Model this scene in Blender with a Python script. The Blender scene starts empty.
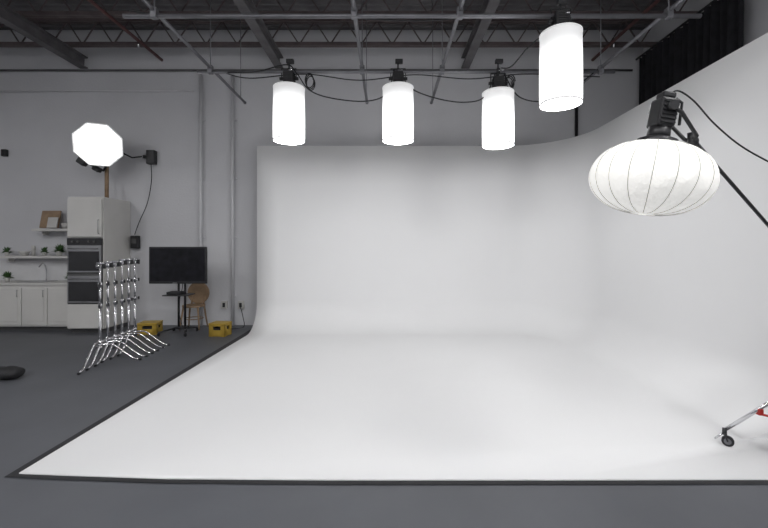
import bpy, bmesh, math, random
from mathutils import Vector, Matrix
random.seed(4)
pi=math.pi
sc=bpy.context.scene
sc.view_settings.view_transform='Standard'
sc.view_settings.look='None'
sc.view_settings.exposure=0.0

# ---------------- materials ----------------
def mat(name,col,rough=0.6,metal=0.0,noise=0.0,nscale=6.0,bump=0.0,bscale=40.0,emit=None,estr=0.0,spec=None,coat=0):
    m=bpy.data.materials.new(name); m.use_nodes=True
    nt=m.node_tree; b=nt.nodes['Principled BSDF']
    c=(col[0],col[1],col[2],1)
    b.inputs['Base Color'].default_value=c
    b.inputs['Roughness'].default_value=rough
    b.inputs['Metallic'].default_value=metal
    if spec is not None: b.inputs['Specular IOR Level'].default_value=spec
    if coat: b.inputs['Coat Weight'].default_value=coat
    tc=nt.nodes.new('ShaderNodeTexCoord')
    if noise>0:
        n=nt.nodes.new('ShaderNodeTexNoise'); n.inputs['Scale'].default_value=nscale; n.inputs['Detail'].default_value=6
        nt.links.new(tc.outputs['Object'],n.inputs['Vector'])
        r=nt.nodes.new('ShaderNodeValToRGB')
        r.color_ramp.elements[0].position=0.3; r.color_ramp.elements[1].position=0.7
        r.color_ramp.elements[0].color=(*[x*(1-noise) for x in col],1)
        r.color_ramp.elements[1].color=(*[min(1,x*(1+noise)) for x in col],1)
        nt.links.new(n.outputs['Fac'],r.inputs['Fac']); nt.links.new(r.outputs['Color'],b.inputs['Base Color'])
    if bump>0:
        n2=nt.nodes.new('ShaderNodeTexNoise'); n2.inputs['Scale'].default_value=bscale; n2.inputs['Detail'].default_value=4
        nt.links.new(tc.outputs['Object'],n2.inputs['Vector'])
        bp=nt.nodes.new('ShaderNodeBump'); bp.inputs['Strength'].default_value=bump; bp.inputs['Distance'].default_value=0.02
        nt.links.new(n2.outputs['Fac'],bp.inputs['Height']); nt.links.new(bp.outputs['Normal'],b.inputs['Normal'])
    if emit:
        b.inputs['Emission Color'].default_value=(*emit,1); b.inputs['Emission Strength'].default_value=estr
    return m

M={}
M['cyc']=mat('white_cyc_paint',(0.80,0.80,0.805),0.65,noise=0.008,nscale=1.2,spec=0.2)
M['wall']=mat('grey_wall_paint',(0.55,0.55,0.57),0.8,noise=0.05,nscale=0.8,bump=0.15,bscale=25)
M['floor']=mat('grey_floor_paint',(0.085,0.089,0.100),0.5,noise=0.10,nscale=1.5,bump=0.03,bscale=60)
M['tape']=mat('black_gaffer_tape',(0.016,0.016,0.018),0.7,noise=0.2,nscale=30)
M['ceil']=mat('metal_deck',(0.12,0.115,0.12),0.7,noise=0.2,nscale=3)
M['truss']=mat('red_oxide_steel',(0.10,0.08,0.08),0.6,noise=0.25,nscale=5)
M['trussg']=mat('grey_steel',(0.11,0.105,0.11),0.6,noise=0.2,nscale=5)
M['oxide']=mat('oxide_pipe_paint',(0.11,0.045,0.042),0.6,noise=0.2)
M['red']=mat('red_paint',(0.45,0.03,0.025),0.4,noise=0.1)
M['pipe']=mat('galvanised_pipe',(0.20,0.20,0.215),0.45,0.7,noise=0.1,nscale=12)
M['chrome']=mat('chrome',(0.75,0.75,0.77),0.18,1.0,noise=0.03,nscale=20)
M['black']=mat('black_metal',(0.014,0.014,0.016),0.45,noise=0.2,nscale=20)
M['rubber']=mat('black_rubber',(0.014,0.014,0.016),0.7,noise=0.2,nscale=20)
M['curtain']=mat('black_duvetyne',(0.012,0.012,0.015),0.95,noise=0.3,nscale=8)
M['conduit']=mat('painted_conduit',(0.58,0.58,0.60),0.6,noise=0.03)
M['cab']=mat('white_cabinet',(0.58,0.57,0.55),0.5,noise=0.03,nscale=3)
M['gap']=mat('dark_grey_trim',(0.08,0.08,0.08),0.8,noise=0.1)  # flat dark grey for toe kicks, oven surround, knobs and box face
M['steel']=mat('stainless',(0.36,0.36,0.37),0.3,0.9,noise=0.05)
M['glass']=mat('oven_glass',(0.02,0.02,0.022),0.1,noise=0.1)
M['screen']=mat('tv_screen',(0.008,0.008,0.011),0.3,noise=0.6,nscale=9,spec=0.25)
M['wood']=mat('tan_wood',(0.28,0.19,0.115),0.55,noise=0.2,nscale=8)
M['yellow']=mat('yellow_plastic',(0.42,0.28,0.04),0.45,noise=0.08)
M['green']=mat('leaf_green',(0.05,0.11,0.035),0.6,noise=0.3,nscale=20)
M['terra']=mat('ceramic',(0.5,0.49,0.47),0.4,noise=0.05)
M['tile']=mat('backsplash',(0.60,0.60,0.61),0.4,noise=0.05)
M['lantern']=mat('lantern_silk',(0.75,0.74,0.71),0.9,noise=0.02,bump=0.9,bscale=12,emit=(1.0,0.99,0.955),estr=0.47)
M['seam']=mat('lantern_seam',(0.45,0.44,0.42),0.9,noise=0.05,emit=(1,0.98,0.94),estr=0.12)
M['octa']=mat('softbox_diffuser',(0.8,0.8,0.8),0.9,noise=0.01,emit=(1,1,1),estr=7.0)
M['shade']=mat('silk_skirt',(0.8,0.8,0.8),0.9,noise=0.01,emit=(1,1,1),estr=1.0)
M['hem']=mat('skirt_hem',(0.8,0.8,0.8),0.9,noise=0.02,emit=(1,1,1),estr=0.28)
M['disc']=mat('bottom_diffuser',(0.8,0.8,0.8),0.9,noise=0.01,emit=(1,1,1),estr=22.0)
M['fill']=mat('fill_light_lens',(0.8,0.8,0.8),0.9,noise=0.01,emit=(1,1,1),estr=78.0)  # downward glow of the added off-camera fill lamps
M['fillside']=mat('fill_light_side',(0.8,0.8,0.8),0.5,noise=0.01,emit=(1,1,1),estr=27.0)  # sideways glow of the same added fill lamps
def grade(m,a,b_,p0,p1):
    nt=m.node_tree; b=nt.nodes['Principled BSDF']
    tc=nt.nodes.new('ShaderNodeTexCoord'); s=nt.nodes.new('ShaderNodeSeparateXYZ')
    mr=nt.nodes.new('ShaderNodeMapRange')
    nt.links.new(tc.outputs['Object'],s.inputs[0]); nt.links.new(s.outputs['Z'],mr.inputs['Value'])
    mr.inputs['From Min'].default_value=p0; mr.inputs['From Max'].default_value=p1
    mr.inputs['To Min'].default_value=a; mr.inputs['To Max'].default_value=b_
    mr.interpolation_type='SMOOTHSTEP'
    nt.links.new(mr.outputs[0],b.inputs['Emission Strength'])
grade(M['shade'],4.0,0.36,0.1,0.72)

# ---------------- builder ----------------
class B:
    def __init__(s,name,loc=(0,0,0)):
        s.name=name; s.loc=Vector(loc); s.bm=bmesh.new(); s.mats=[]
    def mi(s,m):
        if m not in s.mats: s.mats.append(m)
        return s.mats.index(m)
    def _fin(s,faces,m,smooth):
        i=s.mi(m)
        for f in faces: f.material_index=i; f.smooth=smooth
    def faces(s,vs,fs,m,smooth=False):
        v=[s.bm.verts.new(Vector(p)) for p in vs]
        out=[]
        for f in fs:
            try: out.append(s.bm.faces.new([v[i] for i in f]))
            except ValueError: pass
        s._fin(out,m,smooth); return out
    def box(s,c,size,m,rot=None,bev=0.0):
        b2=bmesh.new(); bmesh.ops.create_cube(b2,size=1)
        for v in b2.verts: v.co=Vector((v.co.x*size[0],v.co.y*size[1],v.co.z*size[2]))
        if bev>0: bmesh.ops.bevel(b2,geom=b2.edges[:],offset=bev,segments=2,affect='EDGES',profile=0.5)
        R=rot.to_matrix() if rot is not None and hasattr(rot,'to_matrix') else (rot if rot is not None else Matrix.Identity(3))
        vs=[R@v.co+Vector(c) for v in b2.verts]; b2.verts.index_update()
        fs=[[v.index for v in f.verts] for f in b2.faces]; b2.free()
        s.faces(vs,fs,m)
    def ring(s,c,x,y,r,n):
        return [c+x*(r*math.cos(2*pi*k/n))+y*(r*math.sin(2*pi*k/n)) for k in range(n)]
    def tube(s,pts,r,m,n=10,caps=True,smooth=True):
        pts=[Vector(p) for p in pts]
        rs=r if isinstance(r,(list,tuple)) else [r]*len(pts)
        vs=[];px=None
        for i,p in enumerate(pts):
            if i==0: t=pts[1]-p
            elif i==len(pts)-1: t=p-pts[i-1]
            else: t=(pts[i+1]-p).normalized()+(p-pts[i-1]).normalized()
            if t.length<1e-9: t=Vector((0,0,1))
            t.normalize()
            if px is None:
                a=Vector((0,0,1)) if abs(t.z)<0.9 else Vector((1,0,0)); x=t.cross(a).normalized()
            else:
                x=(px-t*px.dot(t)).normalized()
            px=x; y=t.cross(x)
            vs+=s.ring(p,x,y,rs[i],n)
        fs=[]
        for i in range(len(pts)-1):
            for k in range(n):
                a=i*n+k;b=i*n+(k+1)%n
                fs.append([a,b,b+n,a+n])
        s.faces(vs,fs,m,smooth)
        if caps:
            s.faces(vs[:n][::-1],[list(range(n))],m); s.faces(vs[-n:],[list(range(n))],m)
    def cyl(s,a,b,r,m,r2=None,n=20):
        s.tube([a,b],[r,r if r2 is None else r2],m,n)
    def lathe(s,prof,m,n=32,c=(0,0,0),M3=None,smooth=True):
        vs=[];fs=[];M3=M3 or Matrix.Identity(3)
        for (r,z) in prof:
            for k in range(n): vs.append(M3@Vector((r*math.cos(2*pi*k/n),r*math.sin(2*pi*k/n),z))+Vector(c))
        for i in range(len(prof)-1):
            for k in range(n):
                a=i*n+k;b=i*n+(k+1)%n
                fs.append([a,b,b+n,a+n])
        s.faces(vs,fs,m,smooth)
    def sphere(s,c,r,m,sc_=(1,1,1),n=16):
        b2=bmesh.new(); bmesh.ops.create_uvsphere(b2,u_segments=n,v_segments=max(6,n//2),radius=r)
        vs=[Vector((v.co.x*sc_[0],v.co.y*sc_[1],v.co.z*sc_[2]))+Vector(c) for v in b2.verts]; b2.verts.index_update()
        fs=[[v.index for v in f.verts] for f in b2.faces]; b2.free()
        s.faces(vs,fs,m,True)
    def done(s,merge=True,recalc=True):
        if merge: bmesh.ops.remove_doubles(s.bm,verts=s.bm.verts[:],dist=1e-5)
        if recalc: bmesh.ops.recalc_face_normals(s.bm,faces=s.bm.faces[:])
        me=bpy.data.meshes.new(s.name); s.bm.to_mesh(me); s.bm.free()
        for m in s.mats: me.materials.append(m)
        o=bpy.data.objects.new(s.name,me); o.location=s.loc; sc.collection.objects.link(o); return o
def smooth_pts(ps,k=6):
    ps=[Vector(p) for p in ps]; out=[]
    P=[ps[0]]+ps+[ps[-1]]
    for i in range(1,len(P)-2):
        for j in range(k):
            t=j/k
            out.append(0.5*((2*P[i])+(-P[i-1]+P[i+1])*t+(2*P[i-1]-5*P[i]+4*P[i+1]-P[i+2])*t*t+(-P[i-1]+3*P[i]-3*P[i+1]+P[i+2])*t**3))
    out.append(ps[-1]); return out

# ---------------- room shell ----------------
XL,XR,YF,YB,H=-9.0,5.25,-4.0,8.2,6.05
b=B('floor'); b.box(((XL+XR)/2,(YF+YB)/2,-0.1),(XR-XL+.4,YB-YF+.4,0.2),M['floor']); b.done()
b=B('wall_back'); b.box(((XL+XR)/2,YB+.1,H/2),(XR-XL+.4,.2,H),M['wall']); b.done()
b=B('wall_front'); b.box(((XL+XR)/2,YF-.1,H/2),(XR-XL+.4,.2,H),M['wall']); b.done()
b=B('wall_left'); b.box((XL-.1,(YF+YB)/2,H/2),(.2,YB-YF,H),M['wall']); b.done()
b=B('wall_right'); b.box((XR+.1,(YF+YB)/2,H/2),(.2,YB-YF,H),M['wall']); b.done()
b=B('ceiling')
vs=[];fs=[];prof=[]
y=YF-.2
while y<YB+.2:
    prof+= [(y,H),(y+.06,H),(y+.09,H+.05),(y+.15,H+.05),(y+.18,H)]
    y+=.18
for (yy,zz) in prof: vs+=[(XL-.2,yy,zz),(XR+.2,yy,zz)]
for i in range(len(prof)-1): fs.append([2*i,2*i+1,2*i+3,2*i+2])
b.faces(vs,fs,M['ceil'])
b.box(((XL+XR)/2,(YF+YB)/2,H+.12),(XR-XL+.4,YB-YF+.4,0.1),M['ceil'])
b.done(recalc=False)
def joist(y,first):
    b=B('roof_joist')
    zb,zt=5.52,5.98
    for z in (zb,zt):
        b.box(((XL+XR)/2,y-.03,z),(XR-XL-.02,.045,.06),M['truss']); b.box(((XL+XR)/2,y+.03,z),(XR-XL-.02,.045,.06),M['truss'])
    x=XL+.1;up=True
    while x<XR-.35:
        b.tube([(x,y,zb if up else zt),(x+.3,y,zt if up else zb)],.014,M['truss'],6); x+=.3; up=not up
    b.done()
for i,y in enumerate((7.75,6.75,5.6,4.2,2.4,.6,-1.2,-3.0)): joist(y,i==0)
for x in (-6.2,-2.2,1.6):
    b=B('roof_beam')
    b.box((x,(YF+YB)/2,5.26),(.16,YB-YF-.02,.02),M['trussg']); b.box((x,(YF+YB)/2,5.47),(.16,YB-YF-.02,.02),M['trussg']); b.box((x,(YF+YB)/2,5.365),(.015,YB-YF-.02,.2),M['trussg']); b.done()
b=B('sprinkler_pipe')
for x in (-4.6,4.2):
    b.tube([(x,YB-.03,5.42),(x,YF+.03,5.42)],.03,M['oxide'],10)
    for y in (7.4,5,2,-1): b.cyl((x,y,5.42),(x,y,5.30),.015,M['chrome'],n=8); b.cyl((x,y,5.42),(x,y,5.52),.008,M['pipe'],n=6)
b.done()

# ---------------- cyclorama ----------------
CX0,CX1,CYB,CH,R,RC,YE=-2.52,3.48,7.75,3.56,1.2,0.56,3.31
path=[]
for x in [CX0+(CX1-R-CX0)*i/12 for i in range(13)]: path.append((Vector((x,CYB)),Vector((0,1))))
for i in range(1,25):
    a=pi/2*(1-i/24); n=Vector((math.cos(a),math.sin(a))); path.append((Vector((CX1-R,CYB-R))+n*R,n))
for i in range(1,10): path.append((Vector((CX1,CYB-R-(CYB-R-YE)*i/9)),Vector((1,0))))
Z0=0.014
prof=[(0,CH)]+[(0,RC+Z0+(CH-RC-Z0)*(1-i/4)) for i in range(1,4)]
for i in range(0,17):
    a=pi/2*i/16; prof.append((RC*(1-math.cos(a)),Z0+RC*(1-math.sin(a))))
b=B('cyclorama_wall')
n=len(prof);vs=[];fs=[]
for (p,nn) in path:
    for (d,z) in prof: q=p-nn*d; vs.append((q.x,q.y,z))
for i in range(len(path)-1):
    for k in range(n-1): a=i*n+k; fs.append([a,a+1,a+n+1,a+n])
b.faces(vs,fs,M['cyc'],True)
T=.09
vs=[];fs=[]
for (p,nn) in path:
    q=p+nn*T
    vs+=[(p.x,p.y,CH),(q.x,q.y,CH),(q.x,q.y,0.0)]
for i in range(len(path)-1):
    a=i*3; fs+=[[a,a+1,a+4,a+3],[a+1,a+2,a+5,a+4]]
b.faces(vs,fs,M['cyc'])
for (p,nn) in (path[0],path[-1]):
    vs=[]
    for (d,z) in prof: q=p-nn*d; vs.append((q.x,q.y,z))
    q=p-nn*RC; vs.append((q.x,q.y,0.0)); q=p+nn*T; vs.append((q.x,q.y,0)); vs.append((q.x,q.y,CH))
    b.faces(vs,[list(range(len(vs)))],M['cyc'])
inner=[p-nn*RC for (p,nn) in path]
front=[Vector((3.57,YE)),Vector((3.57,2.74)),Vector((1.2,2.73)),Vector((-.4,2.73)),Vector((-1.5,2.745)),Vector((-2.3,2.79)),Vector((-2.585,2.81))]
poly=inner+front
vs=[(p.x,p.y,Z0) for p in poly]
b.faces(vs,[list(range(len(vs)))],M['cyc'],True)
sk=[inner[-1]]+front+[inner[0]]
vs=[];fs=[]
for p in sk: vs+=[(p.x,p.y,Z0),(p.x,p.y,0)]
for i in range(len(sk)-1): fs.append([2*i,2*i+1,2*i+3,2*i+2])
b.faces(vs,fs,M['cyc'])
o=b.done(recalc=True)
b=B('trim_1')
def strip(pts,offs,z,m):
    vs=[];fs=[]
    for p,o_ in zip(pts,offs): vs+=[(p[0],p[1],z),(p[0]+o_[0],p[1]+o_[1],z)]
    for i in range(len(pts)-1): fs.append([2*i,2*i+1,2*i+3,2*i+2])
    b.faces(vs,fs,m)
fr=[(f.x,f.y) for f in front[1:]]
strip(fr,[(0,-.045)]*5+[(-.07,-.035)],.006,M['tape'])
strip([fr[-1],(CX0,7.19),(CX0,7.75)],[(-.07,-.035),(-.12,0),(-.12,0)],.006,M['tape'])
b.done()

# ---------------- curtain ----------------
b=B('blackout_curtain')
vs=[];fs=[];N=120
for i in range(N+1):
    t=i/N; y=8.05-2.35*t
    dx=.05*math.sin(t*2*pi*15)+.02*math.sin(t*2*pi*6.3)
    vs+=[(5.08+dx*.7,y,5.4),(5.05+dx,y,3.0),(5.05+dx*1.1,y,.03)]
for i in range(N):
    a=i*3; fs+=[[a,a+1,a+4,a+3],[a+1,a+2,a+5,a+4]]
b.faces(vs,fs,M['curtain'],True)
b.tube([(5.08,8.15,5.42),(5.08,5.5,5.42)],.02,M['black'],8)
b.done()

# ---------------- lighting grid ----------------
zc,zd=4.14,4.20
b=B('lighting_grid')
for y,xa,xb in ((5.8,-2.75,3.3),(4.4,-2.9,3.45),(1.6,-2.9,3.3)):
    b.tube([(xa,y,zc),(xb,y,zc)],.024,M['pipe'],12)
for x in (-2.56,-.36,.80,3.1):
    b.tube([(x,1.3,zd),(x,7.2,zd)],.024,M['pipe'],12)
    b.sphere((x,7.2,zd),.03,M['pipe'],n=8)
    for y in (1.6,4.4,5.8):
        b.box((x,y,4.17),(.07,.07,.12),M['pipe'],bev=.01)
        b.cyl((x,y,4.2),(x,y,5.5),.007,M['pipe'],n=6)
    b.cyl((x,7.0,4.2),(x,7.0,6.02),.007,M['pipe'],n=6)
def cb(pts,r=.009,m='rubber'): b.tube(smooth_pts(pts,8),r,M[m],6)
cb([(-2.3,5.77,4.12),(-1.9,5.78,4.13),(-1.45,5.75,4.22),(-1.3,5.75,4.1),(-1.12,5.75,3.86),(-.8,5.75,3.74),(-.3,5.76,3.70),(.0,5.77,3.82),(.1,5.75,4.15)])
cb([(.2,5.75,4.1),(.35,5.75,3.88),(.7,5.75,3.74),(1.1,5.75,3.68),(1.4,5.76,3.76),(1.56,5.75,4.1)])
cb([(1.68,5.75,4.1),(1.9,5.75,3.76),(2.3,5.75,3.7),(2.7,5.76,3.9),(3.05,5.8,4.17)])
cb([(-2.4,5.83,4.15),(-2.0,5.83,4.06),(-1.2,5.83,4.12),(-.4,5.83,4.03),(.4,5.83,4.11),(1.2,5.83,4.05),(2.0,5.83,4.12),(3.1,5.83,4.08)],.008)
cb([(1.93,4.43,4.12),(1.7,4.8,4.0),(1.62,5.2,3.95),(1.63,5.7,4.15)],.008)
cb([(-2.85,4.4,4.2),(-2.0,4.42,4.11),(-1.0,4.42,4.16),(.3,4.42,4.1),(1.2,4.42,4.16),(1.9,4.42,4.12)],.008)
for (cx,cz) in ((-1.12,4.0),(1.78,3.98)):
    b.tube([(cx+.06*math.cos(a*.5),5.74+.004*a,cz+.10*math.sin(a*.5)) for a in range(0,40)],.008,M['rubber'],6)
b.done()
b=B('conduit_pipe')
b.tube([(XL+.05,8.15,5.2),(5.0,8.15,5.2)],.022,M['trussg'],8)
b.done()
b=B('conduit_pipe')
b.tube([(-8.6,8.16,4.78),(-3.95,8.16,4.78)],.016,M['conduit'],8)
b.done()
for x,zt in ((-3.79,5.1),(-3.14,5.1)):
    b=B('conduit_pipe')
    b.tube([(x,8.14,.0),(x,8.14,zt)],.032,M['conduit'],12)
    for z in (.6,1.8,3.0,4.2): b.box((x,8.175,z),(.14,.03,.035),M['conduit'],bev=.005)
    b.done()
b=B('conduit_pipe'); b.tube([(3.86,8.15,.0),(3.86,8.15,4.6)],.03,M['black'],10); b.done()

# ---------------- hanging space lights ----------------
def spacelight(x,y,z0,h=.76,r=.225,top=zc):
    b=B('hanging_studio_light',(x,y,z0))
    n=40
    b.lathe([(r*.985,.0),(r*.995,.02),(r,.2),(r*1.0,.5),(r*.985,h-.03),(r*.99,h)],M['shade'],n)
    b.lathe([(r*.99,h-.02),(r*1.01,h-.01),(r*1.01,h+.005),(r*.97,h+.012),(.06,h+.02)],M['hem'],n)
    b.lathe([(r*.99,.02),(r*1.01,.010),(r*1.01,-.004),(r*.96,-.006)],M['hem'],n)
    b.lathe([(0.0005,0.0),(r*.97,0.0)],M['disc'],n)
    tz=top-z0
    b.cyl((0,0,h+.015),(0,0,h+.05),.095,M['black'],n=24)
    b.cyl((0,0,h+.05),(0,0,h+.068),.08,M['red'],n=24)
    b.box((0,0,h+.068+.085),(.15,.15,.16),M['black'],bev=.015)
    for i in range(5): b.box((0,-.078,h+.09+i*.026),(.12,.012,.009),M['rubber'])
    for i in range(5): b.box((.078,0,h+.09+i*.026),(.012,.12,.009),M['rubber'])
    for sx in (-1,1):
        b.box((sx*.105,0,h+.2),(.012,.03,.16),M['black'],bev=.003)
        b.cyl((sx*.07,0,h+.14),(sx*.135,0,h+.14),.024,M['black'],n=12)
    b.box((0,0,h+.28),(.22,.03,.012),M['black'],bev=.003)
    b.cyl((0,0,h+.22),(0,0,max(tz,h+.28)),.014,M['black'],n=10)
    b.box((0,0,tz),(.05,.075,.085),M['black'],bev=.01)
    b.tube([(-.02,-.05,tz),(.06,-.09,tz-.01)],.008,M['chrome'],8)
    b.cyl((0,0,tz+.04),(0,0,tz+.16),.012,M['black'],n=8)
    b.box((0.015,0,tz+.15),(.11,.06,.06),M['black'],bev=.008)
    return b.done(recalc=True)
spacelight(-1.42,5.8,3.14)
spacelight(.16,5.8,3.14)
spacelight(1.61,5.8,3.07)
spacelight(1.91,4.4,3.17,h=.77,r=.22)

# ---------------- high bay ceiling lamps (unseen, added to brighten walls and cyclorama front) ----------------
def fill_light(x,y,z=5.0):
    b=B('added_fill_light',(x,y,z))
    r=.30
    b.lathe([(.0005,.0),(r,.0)],M['fill'],32)
    b.lathe([(r,.0),(r+.02,.01),(r-.02,.12),(.14,.15)],M['fillside'],32)
    b.lathe([(.14,.15),(.11,.17),(.10,.25),(.0005,.26)],M['black'],32)
    for i in range(12):
        a=i*pi/6; b.box((math.cos(a)*.12,math.sin(a)*.12,.20),(.05,.006,.08),M['black'],rot=Matrix.Rotation(a,3,'Z'))
    b.cyl((0,0,.25),(0,0,5.5-z),.008,M['black'],n=8)
    b.done()
for (x,y) in ((-7.3,2.4),(-7.3,-1.2),(-4.0,.6),(-1.0,.6),(0.7,-1.2),(-3.2,-1.2),(3.4,.6),(3.4,-1.2)): fill_light(x,y)

# ---------------- balloon lantern on boom stand ----------------
b=B('lantern_softbox',(1.575,2.4,2.01))
tilt=Matrix.Rotation(math.radians(9),3,'Y')@Matrix.Rotation(math.radians(4),3,'X')
Rl,Hl=.322,.215;NR=18;SUB=6
prof=[]
for i in range(25):
    a=-pi/2+pi*i/24
    r=Rl*(abs(math.cos(a))**.80) ; z=Hl*math.sin(a)
    prof.append((max(r,.02),z))
vs=[];fs=[];n=NR*SUB
for (r,z) in prof:
    for k in range(n):
        ph=2*pi*k/n; u=(k%SUB)/SUB
        sca=1+.024*math.sin(pi*u)*(r/Rl)
        vs.append(tilt@Vector((r*sca*math.cos(ph),r*sca*math.sin(ph),z)))
for i in range(len(prof)-1):
    for k in range(n):
        a=i*n+k;c=i*n+(k+1)%n; fs.append([a,c,c+n,a+n])
b.faces(vs,fs,M['lantern'],True)
for j in range(NR):
    ph=2*pi*j/NR
    b.tube([tilt@Vector(((r+.001)*math.cos(ph),(r+.001)*math.sin(ph),z)) for (r,z) in prof[1:-1]],.0026,M['seam'],5)
b.lathe([(.10,Hl-.015),(.105,Hl+.015),(.07,Hl+.03),(.001,Hl+.03)],M['black'],24,M3=tilt)
hd=tilt
def T3(p): return hd@Vector(p)
b.cyl(T3((0,0,Hl+.02)),T3((0,0,Hl+.09)),.062,M['black'],r2=.058,n=24)
b.box(T3((0,0,Hl+.17)),(.105,.12,.17),M['black'],rot=hd,bev=.016)
for i in range(6): b.box(T3((0,-.062,Hl+.11+i*.024)),(.085,.012,.009),M['rubber'],rot=hd)
b.box(T3((0,0,Hl+.275)),(.075,.08,.035),M['black'],rot=hd,bev=.01)
b.tube([T3((.06,-.0,Hl+.27)),T3((.10,0,Hl+.25)),T3((.11,0,Hl+.12))],.008,M['black'],8)
for sy in (-1,1):
    b.tube([T3((0,sy*.07,Hl+.2)),T3((.06,sy*.075,Hl+.17)),T3((.19,sy*.05,Hl+.06)),T3((.21,0,Hl+.03))],.011,M['black'],8)
    b.cyl(T3((0,sy*.055,Hl+.2)),T3((0,sy*.095,Hl+.2)),.028,M['black'],n=14)
b.sphere(T3((.21,0,Hl+.04)),.03,M['black'])
b.cyl(T3((.19,0,Hl+.09)),T3((.215,0,Hl-.0)),.022,M['black'],n=12)
b.done()
b=B('boom_light_stand')
P0=Vector((1.855,2.41,2.235)); P1=Vector((2.62,2.75,1.75)); D=(P1-P0)
P2=P0+D*1.5; P3=P0+D*1.72
b.tube([P0,P2],.011,M['black'],12); b.tube([P0+D*1.1,P3],.015,M['black'],12)
b.box(P2,(.09,.09,.12),M['black'],bev=.015)
mx,my=P2.x,P2.y
b.tube([(mx,my,.32),(mx,my,.95)],.022,M['chrome'],14); b.tube([(mx,my,.9),(mx,my,1.5)],.017,M['chrome'],14)
b.cyl((mx,my,.9),(mx,my,.97),.03,M['black'],n=14); b.cyl((mx,my,.55),(mx,my,.62),.035,M['red'],n=14); b.cyl((mx,my,.28),(mx,my,.34),.035,M['black'],n=14)
tgt=Vector((2.70,3.20))-Vector((mx,my)); a0=math.atan2(tgt.y,tgt.x); L=tgt.length
for i in range(3):
    a=a0+i*2*pi/3; ux,uy=math.cos(a),math.sin(a)
    def q(r,z): return (mx+ux*r,my+uy*r,z)
    b.tube([q(.03,.56),q(L,.135)],.014,M['chrome'],10)
    b.tube([q(.03,.31),q(L*.55,.325)],.009,M['red'],8)
    b.box(q(L*.5,.34),(.035,.035,.05),M['red'],bev=.006)
    b.cyl(q(L,.15),q(L,.10),.016,M['black'],n=10)
    s_=(-uy,ux)
    c=Vector(q(L-.02,.055))
    side=Vector((s_[0],s_[1],0))
    b.cyl(c-side*.013,c+side*.013,.04,M['rubber'],n=24)
    b.cyl(c-side*.016,c+side*.016,.024,M['pipe'],n=16)
    for sg in (-1,1): b.tube([c+side*sg*.02,Vector(q(L,.115))+side*sg*.018],.006,M['black'],6)
    b.tube([q(L+.01,.11),q(L+.06,.05)],.007,M['chrome'],6)
cb([(1.70,2.4,2.52),(1.76,2.41,2.54),(1.86,2.42,2.48),(2.0,2.45,2.36),(2.2,2.5,2.24),(2.42,2.55,2.15),(2.62,2.6,2.09),(2.85,2.75,1.9),(2.97,2.9,1.53)],.005)
b.done()

# ---------------- octagonal softbox ----------------
b=B('octagonal_softbox',(-5.38,7.45,3.50))
Ro=.405
dirv=Vector((.50,-1,-.34)).normalized()
q=dirv.to_track_quat('Z','Y').to_matrix()
def oct_ring(r,z,n=8): return [q@Vector((r*math.cos(2*pi*k/n+pi/8),r*math.sin(2*pi*k/n+pi/8),z)) for k in range(n)]
def loft(rings,m):
    n=8;vs=sum(rings,[]);fs=[]
    for i in range(len(rings)-1):
        for k in range(n): a=i*n+k;c=i*n+(k+1)%n; fs.append([a,c,c+n,a+n])
    b.faces(vs,fs,m)
loft([oct_ring(.0005,.05),oct_ring(Ro*.6,.035),oct_ring(Ro*.95,0)],M['octa'])
loft([oct_ring(Ro*.95,0),oct_ring(Ro*1.02,.008),oct_ring(Ro*1.03,-.035)],M['hem'])
loft([oct_ring(Ro*1.03,-.035),oct_ring(Ro*.85,-.16),oct_ring(Ro*.5,-.28),oct_ring(.08,-.34)],M['black'])
for k in range(8):
    rr=[oct_ring(Ro*1.03,-.03)[k],oct_ring(Ro*.86,-.165)[k],oct_ring(Ro*.51,-.285)[k],oct_ring(.08,-.345)[k]]
    b.tube(rr,.006,M['black'],6)
b.cyl(q@Vector((0,0,-.33)),q@Vector((0,0,-.42)),.08,M['black'],n=20)
b.box(q@Vector((0,0,-.50)),(.13,.13,.2),M['black'],rot=q,bev=.015)
e=q@Vector((0,0,-.48))
px_,py_=-.12,.40
b.tube([e,(px_,py_,-.25)],.02,M['black'],8)
b.cyl((px_,py_,-.22),(px_,py_,2.535-3.50),.035,M['wood'],n=12)
b.cyl((px_,py_,2.555-3.50),(px_,py_,2.532-3.50),.1,M['wood'],n=16)
b.tube([(-.34,.05,-.28),(-.12,.3,-.42),(px_,py_,-.3)],.024,M['black'],8)
b.box((-.33,.05,-.30),(.16,.12,.12),M['black'],rot=Matrix.Rotation(.6,3,'Y'),bev=.02)
b.box((-.20,.25,-.40),(.14,.12,.09),M['black'],rot=Matrix.Rotation(.5,3,'Y'),bev=.02)
b.tube([e,(.30,.52,-.12),(.45,.60,-.08)],.016,M['black'],8)
b.done()
b=B('junction_box'); b.box((-4.78,8.125,3.42),(.16,.13,.28),M['black'],bev=.01); b.cyl((-4.86,8.11,3.42),(-4.92,8.06,3.42),.035,M['black'],n=12)
cb([(-4.78,8.1,3.3),(-4.77,8.1,2.95),(-4.85,8.1,2.5),(-5.02,8.1,2.1),(-5.11,8.1,1.85)],.008)
b.box((-5.12,8.14,1.7),(.15,.1,.26),M['black'],bev=.01); b.box((-5.12,8.085,1.72),(.1,.02,.1),M['gap']); b.done()
b=B('junction_box'); b.box((-7.8,8.16,3.52),(.1,.07,.14),M['black'],bev=.01); b.done()

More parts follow.
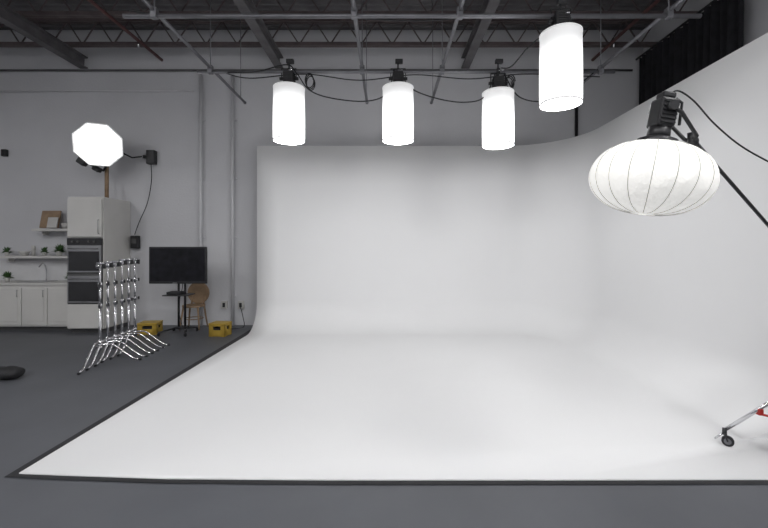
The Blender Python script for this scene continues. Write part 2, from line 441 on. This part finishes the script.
# ---------------- kitchen ----------------
b=B('oven_cabinet')
x0,x1,y0,y1,ht=-5.92,-5.25,7.40,8.19,2.53
b.box(((x0+x1)/2,(y0+y1)/2+.01,ht/2+.04),(x1-x0,y1-y0-.02,ht-.08),M['cab'],bev=.006)
b.box(((x0+x1)/2,(y0+y1)/2+.04,.04),(x1-x0-.04,y1-y0-.1,.08),M['gap'])
cx=(x0+x1)/2
b.box((cx,y0-.005,2.14),(.63,.03,.70),M['cab'],bev=.004)
b.box((cx,y0-.005,.32),(.63,.03,.44),M['cab'],bev=.004)
b.box((cx,y0+.008,1.15),(.64,.02,1.22),M['gap'])
for zc_,hh in ((1.38,.50),(.82,.50)):
    b.box((cx,y0-.01,zc_),(.62,.04,hh),M['steel'],bev=.006)
    b.box((cx,y0-.034,zc_-.04),(.56,.01,hh*.72),M['glass'])
    b.tube([(cx-.25,y0-.03,zc_+hh*.38),(cx-.25,y0-.075,zc_+hh*.38),(cx+.25,y0-.075,zc_+hh*.38),(cx+.25,y0-.03,zc_+hh*.38)],.011,M['steel'],8)
b.box((cx,y0-.015,1.70),(.62,.04,.13),M['glass'])
for i in (-.2,-.1,.1,.2): b.cyl((cx+i,y0-.03,1.70),(cx+i,y0-.06,1.70),.018,M['gap'],n=12)
b.tube([(cx+.27,y0-.02,1.85),(cx+.27,y0-.05,1.85),(cx+.27,y0-.05,2.1),(cx+.27,y0-.02,2.1)],.007,M['steel'],6)
b.done()
b=B('kitchen_counter')
X0,X1=-8.9,-5.94; cy=7.6
b.box(((X0+X1)/2,(cy+8.19)/2,.48),(X1-X0,8.19-cy,.78),M['cab'])
b.box(((X0+X1)/2,(cy+8.19)/2+.04,.045),(X1-X0,8.19-cy-.1,.09),M['gap'])
b.box(((X0+X1)/2,(cy+8.19)/2-.015,.895),(X1-X0,8.19-cy+.03,.045),M['cab'],bev=.006)
nd=6;w=(X1-X0)/nd
for i in range(nd):
    c=X0+w*(i+.5)
    b.box((c,cy-.01,.47),(w-.015,.03,.70),M['cab'],bev=.004)
    b.box((c,cy-.028,.47),(w-.12,.01,.56),M['cab'],bev=.003)
    b.tube([(c+w*.36,cy-.025,.66),(c+w*.36,cy-.05,.66),(c+w*.36,cy-.05,.78),(c+w*.36,cy-.025,.78)],.006,M['steel'],6)
b.box(((X0+X1)/2,8.185,1.12),(X1-X0,.02,.40),M['tile'])
b.box((-6.9,7.9,.921),(.5,.36,.012),M['steel'],bev=.004)
b.tube(smooth_pts([(-6.9,8.1,.92),(-6.9,8.1,1.18),(-6.9,8.02,1.27),(-6.9,7.93,1.2)],5),.012,M['chrome'],8)
b.done()
def shelf(x0,x1,z):
    b=B('floating_shelf'); b.box(((x0+x1)/2,8.06,z),(x1-x0,.27,.05),M['cab'],bev=.004)
    for x in (x0+.12,x1-.12): b.box((x,8.12,z-.06),(.02,.14,.08),M['cab'])
    b.done()
shelf(-7.75,-6.2,1.40); shelf(-7.05,-6.15,1.94)
def plant(x,y,z,s=1,name='potted_plant'):
    b=B(name,(x,y,z)); b.lathe([(.001,0),(.045*s,0),(.06*s,.1*s),(.05*s,.1*s),(.001,.09*s)],M['terra'],16)
    for i in range(80):
        a=random.uniform(0,2*pi); l=random.uniform(.1,.26)*s; e_=random.uniform(.0,1.3)
        d=Vector((math.cos(a)*math.cos(e_)*.8,math.sin(a)*math.cos(e_)*.45,math.sin(e_)*.9));t=Vector((-math.sin(a),math.cos(a),0))
        p=Vector((0,0,.09*s)); w_=.026*s
        b.faces([p,p+d*l*.5+t*w_,p+d*l-Vector((0,0,.02)),p+d*l*.5-t*w_],[[0,1,2,3]],M['green'])
    b.done()
plant(-6.55,8.0,1.427,.9); plant(-6.85,8.0,1.427,.7); plant(-7.60,8.0,1.427,.7); plant(-7.45,7.85,.920,.8); plant(-6.3,7.95,.920,.7)
b=B('serving_tray',(-6.78,8.04,1.967))
b.box((0,.02,.19),(.38,.03,.36),M['wood'],rot=Matrix.Rotation(math.radians(-12),3,'X'),bev=.01)
b.box((.10,-.05,.12),(.20,.02,.22),M['terra'],rot=Matrix.Rotation(math.radians(-12),3,'X'),bev=.008)
b.lathe([(.001,0),(.07,0),(.09,.11),(.085,.11),(.001,.02)],M['terra'],18,c=(.36,-.02,0)); b.done()
b=B('mixing_bowl',(-7.25,8.0,1.427)); b.lathe([(.001,0),(.05,0),(.1,.09),(.095,.09),(.045,.01),(.001,.01)],M['terra'],20); b.lathe([(.001,0),(.03,0),(.035,.16),(.03,.2),(.02,.2),(.001,.19)],M['terra'],16,c=(.18,0,0)); b.done()

# ---------------- TV on stand ----------------
b=B('television_on_stand',(-3.84,7.36,0))
zc2=1.265
b.box((0,0,zc2),(1.06,.05,.68),M['black'],bev=.012)
b.box((0,-.027,zc2+.01),(1.0,.006,.60),M['screen'])
b.box((0,.05,zc2),(.6,.07,.4),M['black'],bev=.02)
b.box((0,.1,zc2),(.3,.03,.3),M['black'])
b.box((-.05,-.03,zc2-.325),(.08,.006,.012),M['steel'])
for sx in (-.06,.06): b.cyl((sx,.13,.08),(sx,.13,1.45),.02,M['black'],n=12)
b.box((0,.02,.72),(.44,.34,.02),M['black'],bev=.005)
b.box((-.05,.02,.755),(.26,.2,.05),M['rubber'],bev=.01)
b.box((0,.13,.09),(.24,.08,.05),M['black'],bev=.01)
for sx in (-1,1):
    b.tube([(sx*.10,.13,.09),(sx*.24,-.22,.07)],.016,M['black'],8)
    b.tube([(sx*.10,.13,.09),(sx*.22,.26,.07)],.016,M['black'],8)
    for xx,yy in ((.24,-.22),(.22,.26)): b.cyl((sx*xx-.012,yy,.03),(sx*xx+.012,yy,.03),.03,M['rubber'],n=14); b.cyl((sx*xx,yy,.03),(sx*xx,yy,.08),.01,M['black'],n=8)
b.tube(smooth_pts([(.02,.1,1.0),(.05,.05,.85),(-.05,.1,.5),(.03,.05,.2),(.12,0,.03)],5),.006,M['rubber'],6)
b.done()
# round backed bentwood chair
b=B('wooden_chair',(-3.80,7.87,0))
b.cyl((0,0,.43),(0,0,.465),.21,M['wood'],n=28)
for sx in (-1,1):
    b.tube([(sx*.14,-.13,.44),(sx*.19,-.18,.0)],[.018,.014],M['wood'],10)
    b.tube([(sx*.14,.13,.44),(sx*.19,.18,.0)],[.018,.014],M['wood'],10)
    b.tube([(sx*.12,.16,.45),(sx*.13,.19,.62)],.016,M['wood'],10)
b.tube([(.17*math.cos(k*pi/8),.17*math.sin(k*pi/8),.2) for k in range(17)],.009,M['wood'],8,caps=False)
b.cyl((0,.185,.68),(0,.205,.68),.205,M['wood'],n=32)
b.tube([(.205*math.cos(k*pi/16),.195,.68+.205*math.sin(k*pi/16)) for k in range(33)],.017,M['wood'],8,caps=False)
b.done()
def crate(x,y,w,d,h,rz):
    b=B('yellow_crate',(x,y,0)); R3=Matrix.Rotation(rz,3,'Z')
    t=.02
    def bx(c,s_,m): b.box(R3@Vector(c),s_,m,rot=R3,bev=.003)
    bx((0,0,.02),(w,d,.03),M['yellow'])
    for s_ in (-1,1):
        bx((0,s_*(d/2-t/2),h*.30),(w,t,h*.45),M['yellow']); bx((0,s_*(d/2-t/2),h*.92),(w,t,h*.16),M['yellow'])
        bx((s_*(w/2-t/2),0,h*.30),(t,d,h*.45),M['yellow']); bx((s_*(w/2-t/2),0,h*.92),(t,d,h*.16),M['yellow'])
        for k in (-1,1): bx((s_*(w/2-.04),k*(d/2-t/2),h*.5),(.08,t,h),M['yellow'])
        for k in (-1,1): bx((s_*(w/2-t/2),k*(d/2-.04),h*.5),(t,.08,h),M['yellow'])
    bx((0,0,h*.4),(w*.8,d*.8,h*.5),M['rubber'])
    bx((0,0,h+.005),(w*1.03,d*1.03,.025),M['yellow'])
    b.done()
crate(-4.38,7.40,.33,.28,.20,.15); crate(-3.02,7.25,.30,.26,.22,-.1)
b=B('power_outlet_box')
b.box((-2.98,8.17,.42),(.12,.06,.16),M['terra'],bev=.008); b.box((-2.98,8.135,.42),(.05,.01,.09),M['black'])
b.box((-3.32,8.17,.42),(.12,.06,.16),M['terra'],bev=.008); b.box((-3.32,8.135,.42),(.05,.01,.09),M['black'])
cb([(-2.98,8.12,.4),(-2.9,8.05,.2),(-2.85,7.95,.012),(-3.0,7.75,.012),(-3.2,7.70,.012)],.009)
b.done()

# ---------------- C-stands ----------------
def cstand(x,y,rz,h=1.40,k=0):
    b=B('c_stand',(x,y,0)); 
    zs=(.30,.26,.22)
    for i,az in enumerate((-84,20,140)):
        a=math.radians(az)+rz; u=Vector((math.cos(a),math.sin(a),0)); z=zs[i]
        pts=[Vector((0,0,z))+u*.02,Vector((0,0,z))+u*.10,Vector((0,0,z-.02))+u*.16,Vector((0,0,.09))+u*.33,Vector((0,0,.035))+u*.40,Vector((0,0,.0145))+u*.47]
        b.tube(smooth_pts(pts,4),.0125,M['chrome'],8)
        b.tube([Vector((0,0,.0145))+u*.45,Vector((0,0,.0145))+u*.49],.0145,M['rubber'],8)
        b.cyl((0,0,z-.022),(0,0,z+.022),.026,M['chrome'],n=14)
    b.cyl((0,0,.18),(0,0,.80),.0175,M['chrome'],n=14)
    b.cyl((0,0,.78),(0,0,1.1),.0145,M['chrome'],n=12)
    b.cyl((0,0,1.08),(0,0,h),.012,M['chrome'],n=12)
    for z in (.80,1.09):
        b.cyl((0,0,z-.03),(0,0,z+.03),.026,M['chrome'],n=12)
        a=math.radians(-60+k*9); b.tube([(0,0,z),(math.cos(a)*.07,math.sin(a)*.07,z)],.008,M['chrome'],6)
        b.box((math.cos(a)*.075,math.sin(a)*.075,z),(.02,.02,.05),M['black'],bev=.004)
    b.cyl((-.04,0,h-.03),(.04,0,h-.03),.034,M['chrome'],n=18)
    b.cyl((-.045,0,h+.01),(.045,0,h+.01),.014,M['chrome'],n=10)
    b.box((.06,0,h-.03),(.03,.02,.07),M['black'],bev=.004)
    b.tube([(.02,-.03,h),(.03,-.05,h-.35)],.008,M['chrome'],8)
    b.done()
for i in range(6):
    cstand(-3.93-.012*i,5.48+.17*i,random.uniform(-.05,.05),1.38+random.uniform(-.02,.02),i)

# ---------------- sandbag ----------------
b=B('sandbag',(-4.78,4.85,0))
for sx in (-1,1):
    vs=[];fs=[];n=20;m_=12
    for j in range(m_+1):
        t=j/m_; a=pi*t
        for k in range(n):
            ph=2*pi*k/n; rr=math.sin(a)**.45 if 0<t<1 else 0.02
            x=sx*.17+ .17*(-math.cos(a)); 
            yy=.12*rr*math.cos(ph); z=.075+.075*rr*math.sin(ph)*(1+.08*math.sin(40*x))
            vs.append((x,yy,max(z,.0)))
    for j in range(m_):
        for k in range(n): a_=j*n+k;c=j*n+(k+1)%n; fs.append([a_,c,c+n,a_+n])
    b.faces(vs,fs,M['rubber'],True)
b.box((0,0,.11),(.12,.2,.03),M['rubber'],bev=.005)
b.tube(smooth_pts([(-.05,0,.12),(-.03,0,.18),(.03,0,.18),(.05,0,.12)],5),.012,M['rubber'],8)
b.done()

# ---------------- world + camera ----------------
w=bpy.data.worlds.new('world'); w.use_nodes=True; sc.world=w
w.node_tree.nodes['Background'].inputs[0].default_value=(.5,.52,.55,1); w.node_tree.nodes['Background'].inputs[1].default_value=.3
cam=bpy.data.cameras.new('camera'); co=bpy.data.objects.new('camera',cam); sc.collection.objects.link(co)
co.location=(0,0,1.6); co.rotation_euler=(pi/2,0,0)
cam.sensor_width=36; cam.lens=400/768*36; cam.shift_x=-3/768; cam.shift_y=-17/768; cam.clip_start=.05
sc.camera=co
